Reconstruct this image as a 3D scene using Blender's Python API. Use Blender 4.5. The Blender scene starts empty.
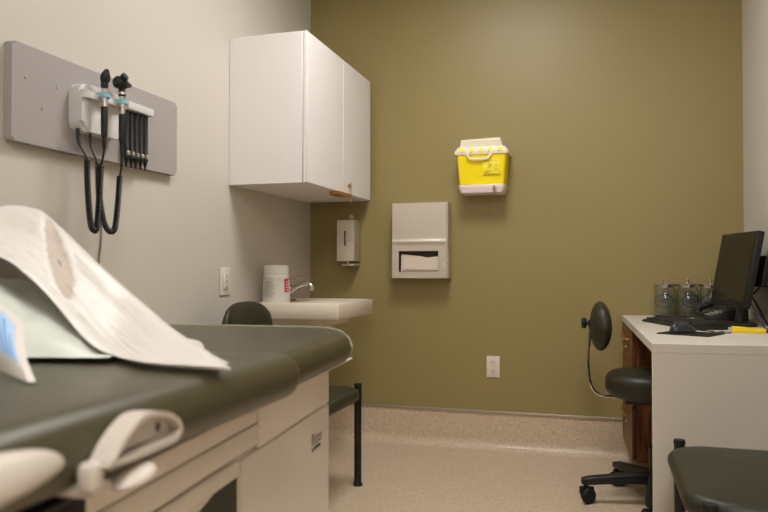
import bpy, bmesh, math, random
from mathutils import Vector, Matrix, noise, Euler

SC = bpy.context.scene
COL = SC.collection
R = math.radians
PI = math.pi

# ------------------------------------------------------------------ materials
def s2l(c):
    return tuple((v/255/12.92 if v/255 <= .04045 else ((v/255+.055)/1.055)**2.4) for v in c)

def mat(name, rgb, rough=.5, metal=0., bump=0., bscale=60., var=0., vscale=8., spec=.5, coat=0.,
        trans=0., ior=1.45, aniso=0., emit=None, estr=0., stretch=None):
    m = bpy.data.materials.new(name); m.use_nodes = True
    nt = m.node_tree; N = nt.nodes; L = nt.links
    b = N['Principled BSDF']
    col = s2l(rgb) + (1.,)
    b.inputs['Base Color'].default_value = col
    b.inputs['Roughness'].default_value = rough
    b.inputs['Metallic'].default_value = metal
    b.inputs['Specular IOR Level'].default_value = spec
    b.inputs['Coat Weight'].default_value = coat
    b.inputs['Transmission Weight'].default_value = trans
    b.inputs['IOR'].default_value = ior
    b.inputs['Anisotropic'].default_value = aniso
    if emit:
        b.inputs['Emission Color'].default_value = tuple(emit) + (1.,)
        b.inputs['Emission Strength'].default_value = estr
    tc = N.new('ShaderNodeTexCoord'); mp = N.new('ShaderNodeMapping')
    L.new(tc.outputs['Object'], mp.inputs['Vector'])
    if stretch: mp.inputs['Scale'].default_value = stretch
    if var > 0:
        nz = N.new('ShaderNodeTexNoise'); nz.inputs['Scale'].default_value = vscale
        nz.inputs['Detail'].default_value = 5
        L.new(mp.outputs[0], nz.inputs['Vector'])
        rp = N.new('ShaderNodeValToRGB')
        rp.color_ramp.elements[0].position = .3; rp.color_ramp.elements[1].position = .7
        rp.color_ramp.elements[0].color = tuple(v*(1-var) for v in col[:3]) + (1,)
        rp.color_ramp.elements[1].color = tuple(min(1, v*(1+var)) for v in col[:3]) + (1,)
        L.new(nz.outputs['Fac'], rp.inputs[0]); L.new(rp.outputs[0], b.inputs['Base Color'])
    if bump > 0:
        n2 = N.new('ShaderNodeTexNoise'); n2.inputs['Scale'].default_value = bscale
        n2.inputs['Detail'].default_value = 4
        L.new(mp.outputs[0], n2.inputs['Vector'])
        bp = N.new('ShaderNodeBump'); bp.inputs['Strength'].default_value = bump
        bp.inputs['Distance'].default_value = .002
        L.new(n2.outputs['Fac'], bp.inputs['Height']); L.new(bp.outputs[0], b.inputs['Normal'])
    return m

def speckle_floor():
    m = mat('speckled_vinyl', (205, 184, 158), .33, bump=.06, bscale=180)
    nt = m.node_tree; N = nt.nodes; L = nt.links; b = N['Principled BSDF']
    tc = N.new('ShaderNodeTexCoord')
    v = N.new('ShaderNodeTexVoronoi'); v.inputs['Scale'].default_value = 170
    L.new(tc.outputs['Object'], v.inputs['Vector'])
    sp = N.new('ShaderNodeSeparateColor'); L.new(v.outputs['Color'], sp.inputs[0])
    rp = N.new('ShaderNodeValToRGB'); e = rp.color_ramp.elements
    e[0].position = 0; e[0].color = s2l((190, 168, 142)) + (1,)
    e[1].position = 1; e[1].color = s2l((220, 201, 176)) + (1,)
    x = rp.color_ramp.elements.new(.3); x.color = s2l((206, 184, 157)) + (1,)
    x = rp.color_ramp.elements.new(.75); x.color = s2l((212, 191, 164)) + (1,)
    L.new(sp.outputs[0], rp.inputs[0]); L.new(rp.outputs[0], b.inputs['Base Color'])
    return m

def wood_mat():
    m = mat('walnut_wood', (96, 55, 30), .4)
    nt = m.node_tree; N = nt.nodes; L = nt.links; b = N['Principled BSDF']
    tc = N.new('ShaderNodeTexCoord'); mp = N.new('ShaderNodeMapping')
    mp.inputs['Scale'].default_value = (14, 14, 1.2)
    L.new(tc.outputs['Object'], mp.inputs[0])
    nz = N.new('ShaderNodeTexNoise'); nz.inputs['Scale'].default_value = 5; nz.inputs['Detail'].default_value = 8
    nz.inputs['Distortion'].default_value = 1.2
    L.new(mp.outputs[0], nz.inputs['Vector'])
    rp = N.new('ShaderNodeValToRGB'); e = rp.color_ramp.elements
    e[0].position = .32; e[0].color = s2l((62, 32, 18)) + (1,)
    e[1].position = .7; e[1].color = s2l((140, 86, 48)) + (1,)
    L.new(nz.outputs['Fac'], rp.inputs[0]); L.new(rp.outputs[0], b.inputs['Base Color'])
    return m

M = dict(
    white_wall=mat('off_white_paint', (207, 200, 188), .5, bump=.05, bscale=220),
    olive_wall=mat('olive_paint', (152, 136, 88), .42, bump=.05, bscale=220),
    dark_wall=mat('taupe_paint', (96, 90, 82), .6, bump=.05, bscale=220),
    ceiling=mat('ceiling_white', (176, 172, 164), .8, bump=.2, bscale=90),
    floor=speckle_floor(),
    strip=mat('metal_cap_strip', (186, 176, 158), .35, .6),
    lam=mat('white_laminate', (238, 232, 229), .42, var=.01, vscale=3),
    desk=mat('desk_laminate', (212, 204, 191), .45, var=.01, vscale=3),
    porcelain=mat('sink_porcelain', (226, 213, 194), .22, coat=.4),
    steel=mat('brushed_steel', (230, 220, 206), .3, .72, bump=.25, bscale=40, stretch=(2, 2, 60)),
    steel_side=mat('satin_steel', (206, 198, 186), .4, .75, bump=.05, bscale=200),
    chrome=mat('chrome', (225, 222, 216), .1, 1., bump=.01, bscale=30),
    vinyl=mat('dark_green_vinyl', (67, 61, 38), .36, bump=.12, bscale=420, var=.04, vscale=10),
    vinyl_pipe=mat('vinyl_piping', (150, 148, 118), .35, bump=.03, bscale=200),
    chair_vinyl=mat('chair_green_vinyl', (42, 40, 24), .46, bump=.12, bscale=420, var=.04, vscale=10),
    black_metal=mat('black_tube', (22, 21, 20), .35, bump=.03, bscale=120),
    black_plastic=mat('black_plastic', (25, 24, 24), .45, bump=.06, bscale=260),
    black_gloss=mat('black_screen', (16, 15, 14), .16, bump=.005, bscale=30),
    rubber=mat('black_rubber', (16, 16, 16), .6, bump=.05, bscale=200),
    table_white=mat('table_enamel', (222, 211, 197), .38, bump=.03, bscale=200),
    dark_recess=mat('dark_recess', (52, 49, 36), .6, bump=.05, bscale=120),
    handle_white=mat('white_moulded_plastic', (198, 187, 174), .4, bump=.02, bscale=120),
    board=mat('grey_board', (168, 160, 157), .55, bump=.04, bscale=160),
    board_edge=mat('grey_edge', (180, 172, 170), .5, bump=.04, bscale=160),
    dock=mat('dock_white', (218, 214, 212), .4, bump=.02, bscale=100),
    aqua=mat('aqua_ring', (140, 196, 214), .4, bump=.02, bscale=90),
    yellow=mat('sharps_yellow', (252, 226, 10), .38, bump=.03, bscale=70),
    yellow_label=mat('sharps_label', (250, 232, 60), .5, bump=.02, bscale=70),
    label_ink=mat('label_ink', (196, 170, 24), .6, bump=.02, bscale=70),
    pale=mat('pale_plastic', (240, 233, 206), .45, bump=.03, bscale=80),
    pinkwhite=mat('clear_white_bracket', (236, 220, 214), .4, bump=.02, bscale=80),
    plate=mat('switch_plate', (226, 216, 200), .4, bump=.01, bscale=80),
    plate_dark=mat('slot_dark', (70, 62, 52), .6, bump=.01, bscale=80),
    paper=mat('paper_towel', (222, 206, 190), .85, bump=.3, bscale=130),
    inside=mat('dispenser_inside', (96, 84, 72), .7, bump=.05, bscale=80),
    bag=mat('white_plastic_sheet', (236, 230, 222), .4, bump=.25, bscale=22, var=.015, vscale=6),
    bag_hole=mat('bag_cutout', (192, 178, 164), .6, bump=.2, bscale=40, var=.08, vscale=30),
    bag_spot=mat('brown_spot', (150, 128, 112), .7, bump=.1, bscale=60),
    pillow=mat('pale_green_pillow', (226, 230, 220), .7, bump=.35, bscale=30, var=.02, vscale=8),
    flap=mat('package_flap', (222, 214, 206), .45, bump=.2, bscale=20),
    blue_pale=mat('pale_blue_print', (176, 204, 236), .5, bump=.05, bscale=40),
    blue=mat('blue_print', (96, 152, 214), .5, bump=.05, bscale=40),
    wood=wood_mat(),
    brass=mat('brass', (176, 128, 70), .35, .8, bump=.03, bscale=90),
    silver=mat('key_silver', (212, 204, 190), .3, .8, bump=.03, bscale=90),
    ink=mat('grey_ink', (84, 74, 62), .6, bump=.01, bscale=90),
    tub=mat('tub_white', (238, 234, 224), .4, bump=.02, bscale=90),
    tub_label=mat('tub_label', (222, 217, 208), .5, bump=.02, bscale=90),
    text_grey=mat('label_grey', (172, 166, 158), .6, bump=.02, bscale=90),
    red=mat('label_red', (214, 38, 84), .5, bump=.02, bscale=90),
    glass=mat('jar_glass', (246, 250, 248), .03, trans=1., ior=1.45, bump=.01, bscale=20),
    lid=mat('jar_lid_steel', (214, 208, 200), .16, 1., bump=.01, bscale=40),
    jar_blue=mat('jar_print_blue', (38, 62, 92), .5, bump=.02, bscale=90),
    cotton=mat('cotton_fill', (224, 218, 204), .95, bump=.6, bscale=150),
    keycap=mat('keycap', (34, 32, 31), .5, bump=.05, bscale=200),
    phone_key=mat('phone_key', (150, 146, 140), .5, bump=.02, bscale=90),
    marker=mat('marker_yellow', (250, 214, 20), .4, bump=.03, bscale=90),
    dark_red=mat('dark_red_cap', (110, 20, 20), .4, bump=.03, bscale=90),
    mouse_top=mat('mouse_top', (46, 50, 58), .25, bump=.01, bscale=90),
    grey_cord=mat('grey_cord', (150, 144, 134), .5, bump=.02, bscale=90),
    blue_cord=mat('blue_cord', (36, 60, 84), .5, bump=.02, bscale=90),
    lamp=mat('lamp_diffuser', (255, 250, 240), .6, bump=.02, bscale=90, emit=(1., .99, .98), estr=25.),
    lamp_far=mat('lamp_diffuser_far', (255, 250, 240), .6, bump=.02, bscale=90, emit=(1., .99, .98), estr=25.),
)

def translucent(m, f):
    nt = m.node_tree; N = nt.nodes; L = nt.links; b = N['Principled BSDF']
    t = N.new('ShaderNodeBsdfTranslucent'); t.inputs['Color'].default_value = b.inputs['Base Color'].default_value
    mx = N.new('ShaderNodeMixShader'); mx.inputs[0].default_value = f
    out = [n for n in N if n.type == 'OUTPUT_MATERIAL'][0]
    L.new(b.outputs[0], mx.inputs[1]); L.new(t.outputs[0], mx.inputs[2]); L.new(mx.outputs[0], out.inputs[0])
translucent(M['bag'], .18)

# ------------------------------------------------------------------ mesh helpers
def put(name, bm, m, parent=None, loc=(0, 0, 0), rot=(0, 0, 0), smooth=True, ang=38):
    bmesh.ops.recalc_face_normals(bm, faces=bm.faces[:])
    me = bpy.data.meshes.new(name); bm.to_mesh(me); bm.free()
    if m: me.materials.append(M[m])
    if smooth:
        me.shade_smooth(); me.set_sharp_from_angle(angle=R(ang))
    o = bpy.data.objects.new(name, me); COL.objects.link(o)
    o.location = loc; o.rotation_euler = rot
    if parent: o.parent = parent
    return o

def thing(name, label, cat, loc=(0, 0, 0), rz=0., group=None):
    o = bpy.data.objects.new(name, None); COL.objects.link(o)
    o.empty_display_size = .05; o.location = loc; o.rotation_euler = (0, 0, rz)
    return tag(o, label, cat, group)

def tag(o, label, cat, group=None):
    o['label'] = label; o['category'] = cat
    if group: o['group'] = group
    return o

def struct(o):
    o['kind'] = 'structure'; return o

def add_box(bm, lo, hi, bev=0., seg=2, mtx=None):
    r = bmesh.ops.create_cube(bm, size=1.)
    vs = r['verts']
    c = [(a+b)/2 for a, b in zip(lo, hi)]; s = [b-a for a, b in zip(lo, hi)]
    for v in vs: v.co = Vector((v.co.x*s[0]+c[0], v.co.y*s[1]+c[1], v.co.z*s[2]+c[2]))
    if bev > 0:
        es = list({e for v in vs for e in v.link_edges})
        q = bmesh.ops.bevel(bm, geom=es, offset=bev, segments=seg, profile=.5, affect='EDGES')
        vs = list({v for f in q['faces'] for v in f.verts} | {v for v in vs if v.is_valid})
    if mtx is not None:
        for v in vs: v.co = mtx @ v.co
    return vs

def box(lo, hi, bev=0., seg=2):
    bm = bmesh.new(); add_box(bm, lo, hi, bev, seg); return bm

def smooth_path(pts, n=8):
    P = [Vector(p) for p in pts]; out = []
    for i in range(len(P)-1):
        p0 = P[max(i-1, 0)]; p1 = P[i]; p2 = P[i+1]; p3 = P[min(i+2, len(P)-1)]
        for k in range(n):
            t = k/n
            out.append(.5*((2*p1)+(p2-p0)*t+(2*p0-5*p1+4*p2-p3)*t*t+(3*p1-p0-3*p2+p3)*t**3))
    out.append(P[-1]); return out

def add_tube(bm, pts, r, seg=12, closed=False):
    P = [Vector(p) for p in pts]; n = len(P)
    rad = r if isinstance(r, (list, tuple)) else [r]*n
    rings = []; T0 = None; U = None
    for i in range(n):
        a = P[(i-1) % n] if (closed or i > 0) else P[i]
        b = P[(i+1) % n] if (closed or i < n-1) else P[i]
        T = (b-a).normalized()
        if U is None:
            ref = Vector((0, 0, 1)) if abs(T.z) < .9 else Vector((1, 0, 0))
            U = T.cross(ref).normalized()
        else:
            U = (U - T*U.dot(T)).normalized()
        V = T.cross(U)
        rings.append([bm.verts.new(P[i]+(U*math.cos(2*PI*k/seg)+V*math.sin(2*PI*k/seg))*rad[i]) for k in range(seg)])
    m = n if closed else n-1
    for i in range(m):
        A = rings[i]; B = rings[(i+1) % n]
        for k in range(seg): bm.faces.new((A[k], A[(k+1) % seg], B[(k+1) % seg], B[k]))
    if not closed:
        bm.faces.new(rings[0]); bm.faces.new(rings[-1][::-1])

def tube(pts, r, seg=12, closed=False):
    bm = bmesh.new(); add_tube(bm, pts, r, seg, closed); return bm

def add_lathe(bm, prof, seg=32, mtx=None):
    """profile of (radius, z); closed at both ends when radius is 0"""
    mtx = mtx or Matrix.Identity(4)
    rings = []
    for r, z in prof:
        if r < 1e-6: rings.append([bm.verts.new(mtx @ Vector((0, 0, z)))])
        else: rings.append([bm.verts.new(mtx @ Vector((r*math.cos(2*PI*k/seg), r*math.sin(2*PI*k/seg), z))) for k in range(seg)])
    for A, B in zip(rings, rings[1:]):
        if len(A) == 1 and len(B) == 1: continue
        for k in range(seg):
            j = (k+1) % seg
            if len(A) == 1: bm.faces.new((A[0], B[j], B[k]))
            elif len(B) == 1: bm.faces.new((A[k], A[j], B[0]))
            else: bm.faces.new((A[k], A[j], B[j], B[k]))

def lathe(prof, seg=32, mtx=None):
    bm = bmesh.new(); add_lathe(bm, prof, seg, mtx); return bm

def add_prism(bm, poly, axis, a, b):
    """extrude a 2-D polygon along axis (0,1,2) from a to b"""
    def P(u, v, w):
        return Vector({0: (w, u, v), 1: (u, w, v), 2: (u, v, w)}[axis])
    A = [bm.verts.new(P(u, v, a)) for u, v in poly]; B = [bm.verts.new(P(u, v, b)) for u, v in poly]
    n = len(poly)
    for i in range(n): bm.faces.new((A[i], A[(i+1) % n], B[(i+1) % n], B[i]))
    bm.faces.new(A[::-1]); bm.faces.new(B)

def prism(poly, axis, a, b, bev=0., seg=2):
    bm = bmesh.new(); add_prism(bm, poly, axis, a, b)
    if bev > 0: bmesh.ops.bevel(bm, geom=bm.edges[:], offset=bev, segments=seg, profile=.5, affect='EDGES')
    return bm

def rrect(w, h, r, n=6, cx=0., cy=0.):
    out = []
    for qx, qy, a0 in ((1, 1, 0), (-1, 1, 90), (-1, -1, 180), (1, -1, 270)):
        for k in range(n+1):
            a = R(a0+90*k/n)
            out.append((cx+qx*(w/2-r)+r*math.cos(a), cy+qy*(h/2-r)+r*math.sin(a)))
    return out

def add_loft(bm, rings, caps=True):
    V = [[bm.verts.new(p) for p in ring] for ring in rings]
    n = len(V[0])
    for A, B in zip(V, V[1:]):
        for k in range(n): bm.faces.new((A[k], A[(k+1) % n], B[(k+1) % n], B[k]))
    if caps: bm.faces.new(V[0][::-1]); bm.faces.new(V[-1])

def pad(outline, z0, z1, rnd, crown=0., steps=6):
    """a cushion: outline (CCW 2-D), rounded over at top and bottom, with a crowned top"""
    cx = sum(p[0] for p in outline)/len(outline); cy = sum(p[1] for p in outline)/len(outline)
    def ins(d):
        n = len(outline); res = []
        for i in range(n):
            a = Vector(outline[i-1]); b = Vector(outline[(i+1) % n]); p = Vector(outline[i])
            t = (b-a).normalized(); nn = Vector((-t.y, t.x))
            res.append(p+nn*d)
        return res
    rings = []
    for k in range(steps+1):
        a = PI/2*k/steps
        rings.append([(p.x, p.y, z0+rnd-rnd*math.cos(PI/2-a)*1.0 if False else z0+rnd*(1-math.sin(a))) for p in ins(rnd*(1-math.cos(a)))][:])
    rings = rings[::-1]
    low = rings
    top = []
    for k in range(steps+1):
        a = PI/2*k/steps
        top.append([(p.x, p.y, z1-rnd*(1-math.sin(a))) for p in ins(rnd*(1-math.cos(a)))])
    bm = bmesh.new()
    rr = low + top
    last = top[-1]
    for f in (.8, .55, .3, .08):
        rr.append([(cx+(x-cx)*f, cy+(y-cy)*f, z1+crown*(1-f*f)) for x, y, z in last])
    first = low[0]
    add_loft(bm, rr)
    return bm

def merge(*bms):
    out = bmesh.new()
    for b in bms:
        me = bpy.data.meshes.new('t'); b.to_mesh(me); b.free(); out.from_mesh(me); bpy.data.meshes.remove(me)
    return out

def text_mesh(body, size, m, parent, mtx, name, sx=1., shear=0., align='LEFT', extr=.0004, off=0., sp=1.):
    cu = bpy.data.curves.new(name, 'FONT'); cu.body = body; cu.size = size; cu.extrude = extr
    cu.align_x = align; cu.shear = shear; cu.offset = off; cu.space_character = sp
    ob = bpy.data.objects.new('tmp_text', cu); COL.objects.link(ob)
    bpy.context.view_layer.update()
    me = bpy.data.meshes.new_from_object(ob.evaluated_get(bpy.context.evaluated_depsgraph_get()))
    bpy.data.objects.remove(ob)
    me.transform(mtx @ Matrix.Diagonal((sx, 1, 1, 1)))
    me.name = name; me.materials.clear(); me.materials.append(M[m])
    o = bpy.data.objects.new(name, me); COL.objects.link(o); o.parent = parent
    return o

def copy_tree(root, loc, rz, label, group=None):
    r = root.copy(); COL.objects.link(r); r.location = loc; r.rotation_euler = (0, 0, rz); r['label'] = label
    if group: r['group'] = group
    for ch in list(root.children):
        c = ch.copy(); COL.objects.link(c); c.parent = r
        for g in list(ch.children):
            d = g.copy(); COL.objects.link(d); d.parent = c
    return r

# ------------------------------------------------------------------ room shell
XL, XR, YB, YF, HC = -1.615, .692, 3.92, -2.2, 2.75
struct(put('floor', box((XL-.1, YF-.1, -.1), (XR+.1, YB+.1, 0)), 'floor'))
struct(put('ceiling', box((XL-.1, YF-.1, HC), (XR+.1, YB+.1, HC+.1)), 'ceiling'))
struct(put('wall_left', box((XL-.1, YF-.1, 0), (XL, YB+.1, HC)), 'white_wall'))
struct(put('wall_right', box((XR, YF-.1, 0), (XR+.1, YB+.1, HC)), 'white_wall'))
struct(put('wall_back', box((XL, YB, 0), (XR, YB+.1, HC)), 'olive_wall'))
struct(put('wall_front', box((XL, YF-.1, 0), (XR, YF, HC)), 'white_wall'))

def cove(name, p0, p1, nrm):
    rc, t, zt = .05, .004, .193
    prof = [(0, zt), (t, zt), (t, rc+.001)]
    for k in range(9):
        a = PI/2*k/8
        prof.append((t+rc-rc*math.cos(a), .001+rc-rc*math.sin(a)))
    prof += [(t+rc+.02, .0005), (0, .0005)]
    bm = bmesh.new()
    p0 = Vector(p0); p1 = Vector(p1); nrm = Vector(nrm)
    rings = [[p+nrm*d+Vector((0, 0, z)) for d, z in prof] for p in (p0, p1)]
    add_loft(bm, rings)
    return struct(put(name, bm, 'floor', ang=50))
cove('baseboard_back', (XL, YB, 0), (XR, YB, 0), (0, -1, 0))
cove('baseboard_left', (XL, YF, 0), (XL, YB, 0), (1, 0, 0))
cove('baseboard_right', (XR, YF, 0), (XR, YB, 0), (-1, 0, 0))
struct(put('trim_1', box((XL, YB-.011, .193), (XR, YB, .208), .003), 'strip'))
struct(put('trim_2', box((XL, YF, .193), (XL+.011, YB-.011, .208), .003), 'strip'))
struct(put('trim_3', box((XR-.011, YF, .193), (XR, YB-.011, .208), .003), 'strip'))

# ------------------------------------------------------------------ ceiling lights
def ceiling_light(x, y, w, l, label, m='lamp'):
    t = thing('ceiling_light', label, 'light', (x, y, HC))
    bm = bmesh.new()
    for lo, hi in (((-w/2-.03, -l/2-.03, -.03), (w/2+.03, -l/2, 0)), ((-w/2-.03, l/2, -.03), (w/2+.03, l/2+.03, 0)),
                   ((-w/2-.03, -l/2, -.03), (-w/2, l/2, 0)), ((w/2, -l/2, -.03), (w/2+.03, l/2, 0))):
        add_box(bm, lo, hi, .004)
    put('light_frame', bm, 'plate', t)
    put('diffuser', box((-w/2, -l/2, -.018), (w/2, l/2, -.004)), m, t)
    return t
ceiling_light(-.5, 2.5, .56, .7, 'white ceiling light panel between the exam table and the sink')
ceiling_light(.15, -.35, .56, 1.16, 'white ceiling light panel behind and above the viewer', 'lamp_far')

# ------------------------------------------------------------------ wall cabinet
cab = thing('wall_cabinet', 'white wall cabinet with two doors hung above the sink', 'cabinet', (XL, 2.945, 1.358))
cw, cl, ch = .363, .925, .676
bm = bmesh.new()
add_box(bm, (.001, 0, 0), (cw, cl, ch), .002, 1)
put('cabinet_body', bm, 'lam', cab)
def cab_door(y0, y1):
    return put('door', box((cw+.003, y0, .002), (cw+.021, y1, ch-.0), .0015, 1), 'lam', cab)
cab_door(.0, .474)
d2 = cab_door(.478, .925)
bm = bmesh.new()
add_prism(bm, [(.36, -.016), (.40, -.019), (.50, -.019), (.55, -.012), (.55, -.001), (.36, -.001)], 0, .352, .404)
lt = put('door_pull', bm, 'brass', cab); lt['label'] = 'brown pull under the doors'
bm = bmesh.new()
add_lathe(bm, [(0, 0), (.009, 0), (.009, .012), (0, .012)], 16, Matrix.Translation((cw+.021, .55, .045)) @ Matrix.Rotation(PI/2, 4, 'Y'))
put('lock', bm, 'brass', cab)
bm = bmesh.new()
add_tube(bm, [(cw+.034, .555, .045), (cw+.036, .557, .02), (cw+.036, .558, -.005)], .0016, 6)
add_box(bm, (cw+.033, .551, -.026), (cw+.037, .566, -.004), .001, 1)
add_box(bm, (cw+.034, .556, -.042), (cw+.0365, .561, -.026))
add_box(bm, (cw+.033, .552, .03), (cw+.036, .566, .062), .001, 1)
put('key', bm, 'silver', cab)

# ------------------------------------------------------------------ soap dispenser
sd = thing('soap_dispenser', 'slim brushed steel soap dispenser on the olive wall above the sink', 'soap dispenser', (-1.358, YB, 1.018))
put('dispenser_body', box((-.052, -.11, 0), (.052, -.001, .232), .004), 'steel_side', sd)
bm = bmesh.new()
add_prism(bm, [(-.112, .003)] + [(-.112-.0045*math.exp(-((z-.122)/.009)**2), z) for z in [.1+.0035*k for k in range(14)]] + [(-.112, .229), (-.108, .229), (-.108, .003)], 0, -.05, .05)  # raised bead across the front is added to draw a bright highlight line
put('front_cover', bm, 'steel', sd, ang=20)
put('sight_slot', box((-.006, -.1165, .088), (.002, -.1125, .17), .0005), 'plate_dark', sd)
put('fill_cap', lathe([(0, 0), (.008, 0), (.008, .006), (.013, .012), (.014, .02), (.009, .028), (0, .03)], 20, Matrix.Translation((.026, -.09, .232))), 'handle_white', sd)
bm = bmesh.new()
add_box(bm, (-.026, -.108, -.026), (.052, -.004, -.014), .004)
add_lathe(bm, [(0, -.02), (.006, -.02), (.008, .0), (0, .0)], 12, Matrix.Translation((.01, -.095, 0)))
put('push_valve', bm, 'steel_side', sd)

# ------------------------------------------------------------------ paper towel dispenser
td = thing('towel_dispenser', 'brushed steel paper towel dispenser on the olive wall', 'towel dispenser', (-.931, YB, .923))
W, HH, D = .316, .414, .105
bm = bmesh.new()
add_box(bm, (-W/2, -D, 0), (W/2, -.001, .03), .002, 1)
add_box(bm, (-W/2, -D, .03), (-W/2+.03, -.001, .15)); add_box(bm, (W/2-.03, -D, .03), (W/2, -.001, .15))
add_box(bm, (-W/2, -D, .15), (W/2, -.001, HH), .002, 1)
put('housing', bm, 'steel_side', td)
# door: flat sheet, bead added to catch a highlight band, slot cut for the towels
bm = bmesh.new()
zf = .187
def door_y(z): return -D-.0045-.0045*math.exp(-((z-.2)/.011)**2)
zs = [.15, .165] + [.174+.004*k for k in range(14)] + [.25, .3, .36, HH-.003]
add_prism(bm, [(door_y(z), z) for z in zs] + [(-D-.001, HH-.003), (-D-.001, .15)], 0, -W/2+.004, W/2-.012)
for lo, hi in (((-W/2+.004, -D-.0045, .003), (W/2-.012, -D-.001, .036)), ((-W/2+.004, -D-.0045, .036), (-.118, -D-.001, .15)), ((.104, -D-.0045, .036), (W/2-.012, -D-.001, .15))):
    add_box(bm, lo, hi)
put('door', bm, 'steel', td, ang=25)
put('tray', box((-.125, -.05, .034), (.125, -.04, .15)), 'inside', td)
put('paper_towels', merge(prism([(-.108, .038), (.1, .036), (.1, .098), (.0, .122), (-.108, .134)], 1, -.09, -.08), prism([(-.09, .05), (.1, .045), (.1, .12), (-.08, .1)], 1, -.098, -.092)), 'paper', td, smooth=False)
put('lock', lathe([(0, 0), (.006, 0), (.006, .003), (0, .003)], 14, Matrix.Translation((W/2-.008, -D-.003, .1)) @ Matrix.Rotation(PI/2, 4, 'X')), 'chrome', td)

# ------------------------------------------------------------------ sharps container
sc = thing('sharps_container', 'yellow sharps container with pale lid mounted on the olive wall', 'sharps container', (-.588, YB, 1.375))
bm = bmesh.new()
rings = []
for z, w, d0 in ((.045, .236, .125), (.05, .24, .13), (.1, .246, .134), (.205, .262, .142), (.215, .264, .143)):
    rings.append([(x, -.008-d0/2+y, z) for x, y in rrect(w, d0, .016)])
add_loft(bm, rings)
put('bin', bm, 'yellow', sc)
bm = bmesh.new()
rings = []
for z, w, d0 in ((.203, .28, .15), (.206, .286, .154), (.222, .286, .154), (.23, .274, .15), (.246, .25, .14)):
    rings.append([(x, -.008-.072+y, z) for x, y in rrect(w, d0, .018)])
add_loft(bm, rings)
put('lid', bm, 'pale', sc)
bm = bmesh.new()
add_prism(bm, [(-.115, .242), (.11, .246), (.098, .292), (-.108, .286)], 1, -.135, -.02)
for k in range(3): add_box(bm, (-.107+k*.003, -.1375, .252+k*.011), (.102-k*.003, -.1345, .256+k*.011))
put('hinged_flap', bm, 'pale', sc, smooth=False)
bm = bmesh.new()
add_tube(bm, smooth_path([(-.075, -.158, .218), (-.066, -.162, .19), (-.05, -.163, .178), (.028, -.163, .178), (.046, -.162, .19), (.056, -.158, .218)], 6), .0065, 10)
put('carry_handle', bm, 'pale', sc)
for x in (-.1, -.05, 0, .05, .1):
    bm = bmesh.new(); add_lathe(bm, [(0, 0), (.014, 0), (.012, .006), (0, .007)], 14, Matrix.Translation((x, -.152, .226)) @ Matrix.Rotation(R(70), 4, 'X'))
    put('lid_bump', bm, 'yellow', sc)
lb = put('warning_label', box((.01, -.1515, .098), (.096, -.147, .172), .0005), 'yellow_label', sc)
bm = bmesh.new()
for (x0, x1, z) in ((.016, .05, .109), (.016, .044, .104), (.07, .09, .118), (.07, .09, .126), (.07, .088, .134), (.07, .09, .142), (.072, .088, .15), (.02, .06, .114), (.016, .09, .166)):
    add_box(bm, (x0, -.1522, z-.0014), (x1, -.1513, z+.0014))
# biohazard emblem: three open rings round a small one
for a in (90, 210, 330):
    c = Vector((.047+.0085*math.cos(R(a)), -.1520, .143+.0085*math.sin(R(a))))
    pts = [c+Vector((.0085*math.cos(R(a+45+270*k/16)), 0, .0085*math.sin(R(a+45+270*k/16)))) for k in range(-2, 15)]
    add_tube(bm, pts, .0012, 6)
add_tube(bm, [Vector((.047+.006*math.cos(2*PI*k/16), -.1520, .143+.006*math.sin(2*PI*k/16))) for k in range(16)], .0009, 6, True)
put('biohazard_print', bm, 'label_ink', lb)
bm = bmesh.new()
rings = []
for z, w, d0 in ((0, .214, .12), (.004, .226, .132), (.03, .244, .146), (.043, .248, .148), (.045, .242, .146)):
    rings.append([(x, -.001-.074+y, z) for x, y in rrect(w, d0, .016)])
add_loft(bm, rings)
put('wall_bracket', bm, 'pinkwhite', sc)
bm = bmesh.new()
add_lathe(bm, [(0, 0), (.012, 0), (.012, .008), (0, .009)], 18, Matrix.Translation((.07, -.149, .026)) @ Matrix.Rotation(PI/2, 4, 'X'))
put('lock', bm, 'silver', sc)
bm = bmesh.new()
add_box(bm, (.067, -.166, .0), (.073, -.163, .034), .001, 1)
add_tube(bm, [(.07, -.163, .0), (.071, -.162, -.018), (.0715, -.161, -.034)], .0022, 6)
put('key', bm, 'brass', sc)

# ------------------------------------------------------------------ outlet and switch
ou = thing('wall_outlet', 'white duplex power outlet low on the olive wall', 'outlet', (-.547, YB, .445))
put('cover_plate', box((-.036, -.007, -.058), (.036, -.0005, .058), .003), 'plate', ou)
for s in (-1, 1):
    f = put('receptacle', prism([(x, z) for x, z in rrect(.034, .033, .012, 5, 0, s*.0235)], 1, -.0095, -.006), 'plate', ou)
    bm = bmesh.new()
    for x in (-.0065, .0065): add_box(bm, (x-.0012, -.0102, s*.0235-.002), (x+.0012, -.0094, s*.0235+.008))
    add_lathe(bm, [(0, 0), (.0026, 0), (.0026, .0008), (0, .0008)], 12, Matrix.Translation((0, -.0094, s*.0235-.009)) @ Matrix.Rotation(PI/2, 4, 'X'))
    put('slots', bm, 'plate_dark', f)
put('screw', lathe([(0, 0), (.003, 0), (.003, .001), (0, .001)], 10, Matrix.Translation((0, -.007, 0)) @ Matrix.Rotation(PI/2, 4, 'X')), 'silver', ou)
sw = thing('wall_switch', 'white switch plate on the pale wall left of the sink', 'switch', (XL, 2.905, .92))
put('cover_plate', box((.0005, -.043, -.062), (.008, .043, .062), .003), 'plate', sw)
rk = put('rocker', box((.007, -.018, -.036), (.013, .018, .036), .002), 'plate', sw)
for z in (-.027, 0, .027):
    put('indicator_dot', box((.0128, -.006, z-.002), (.0136, .006, z+.002)), 'plate_dark', rk)

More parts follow.
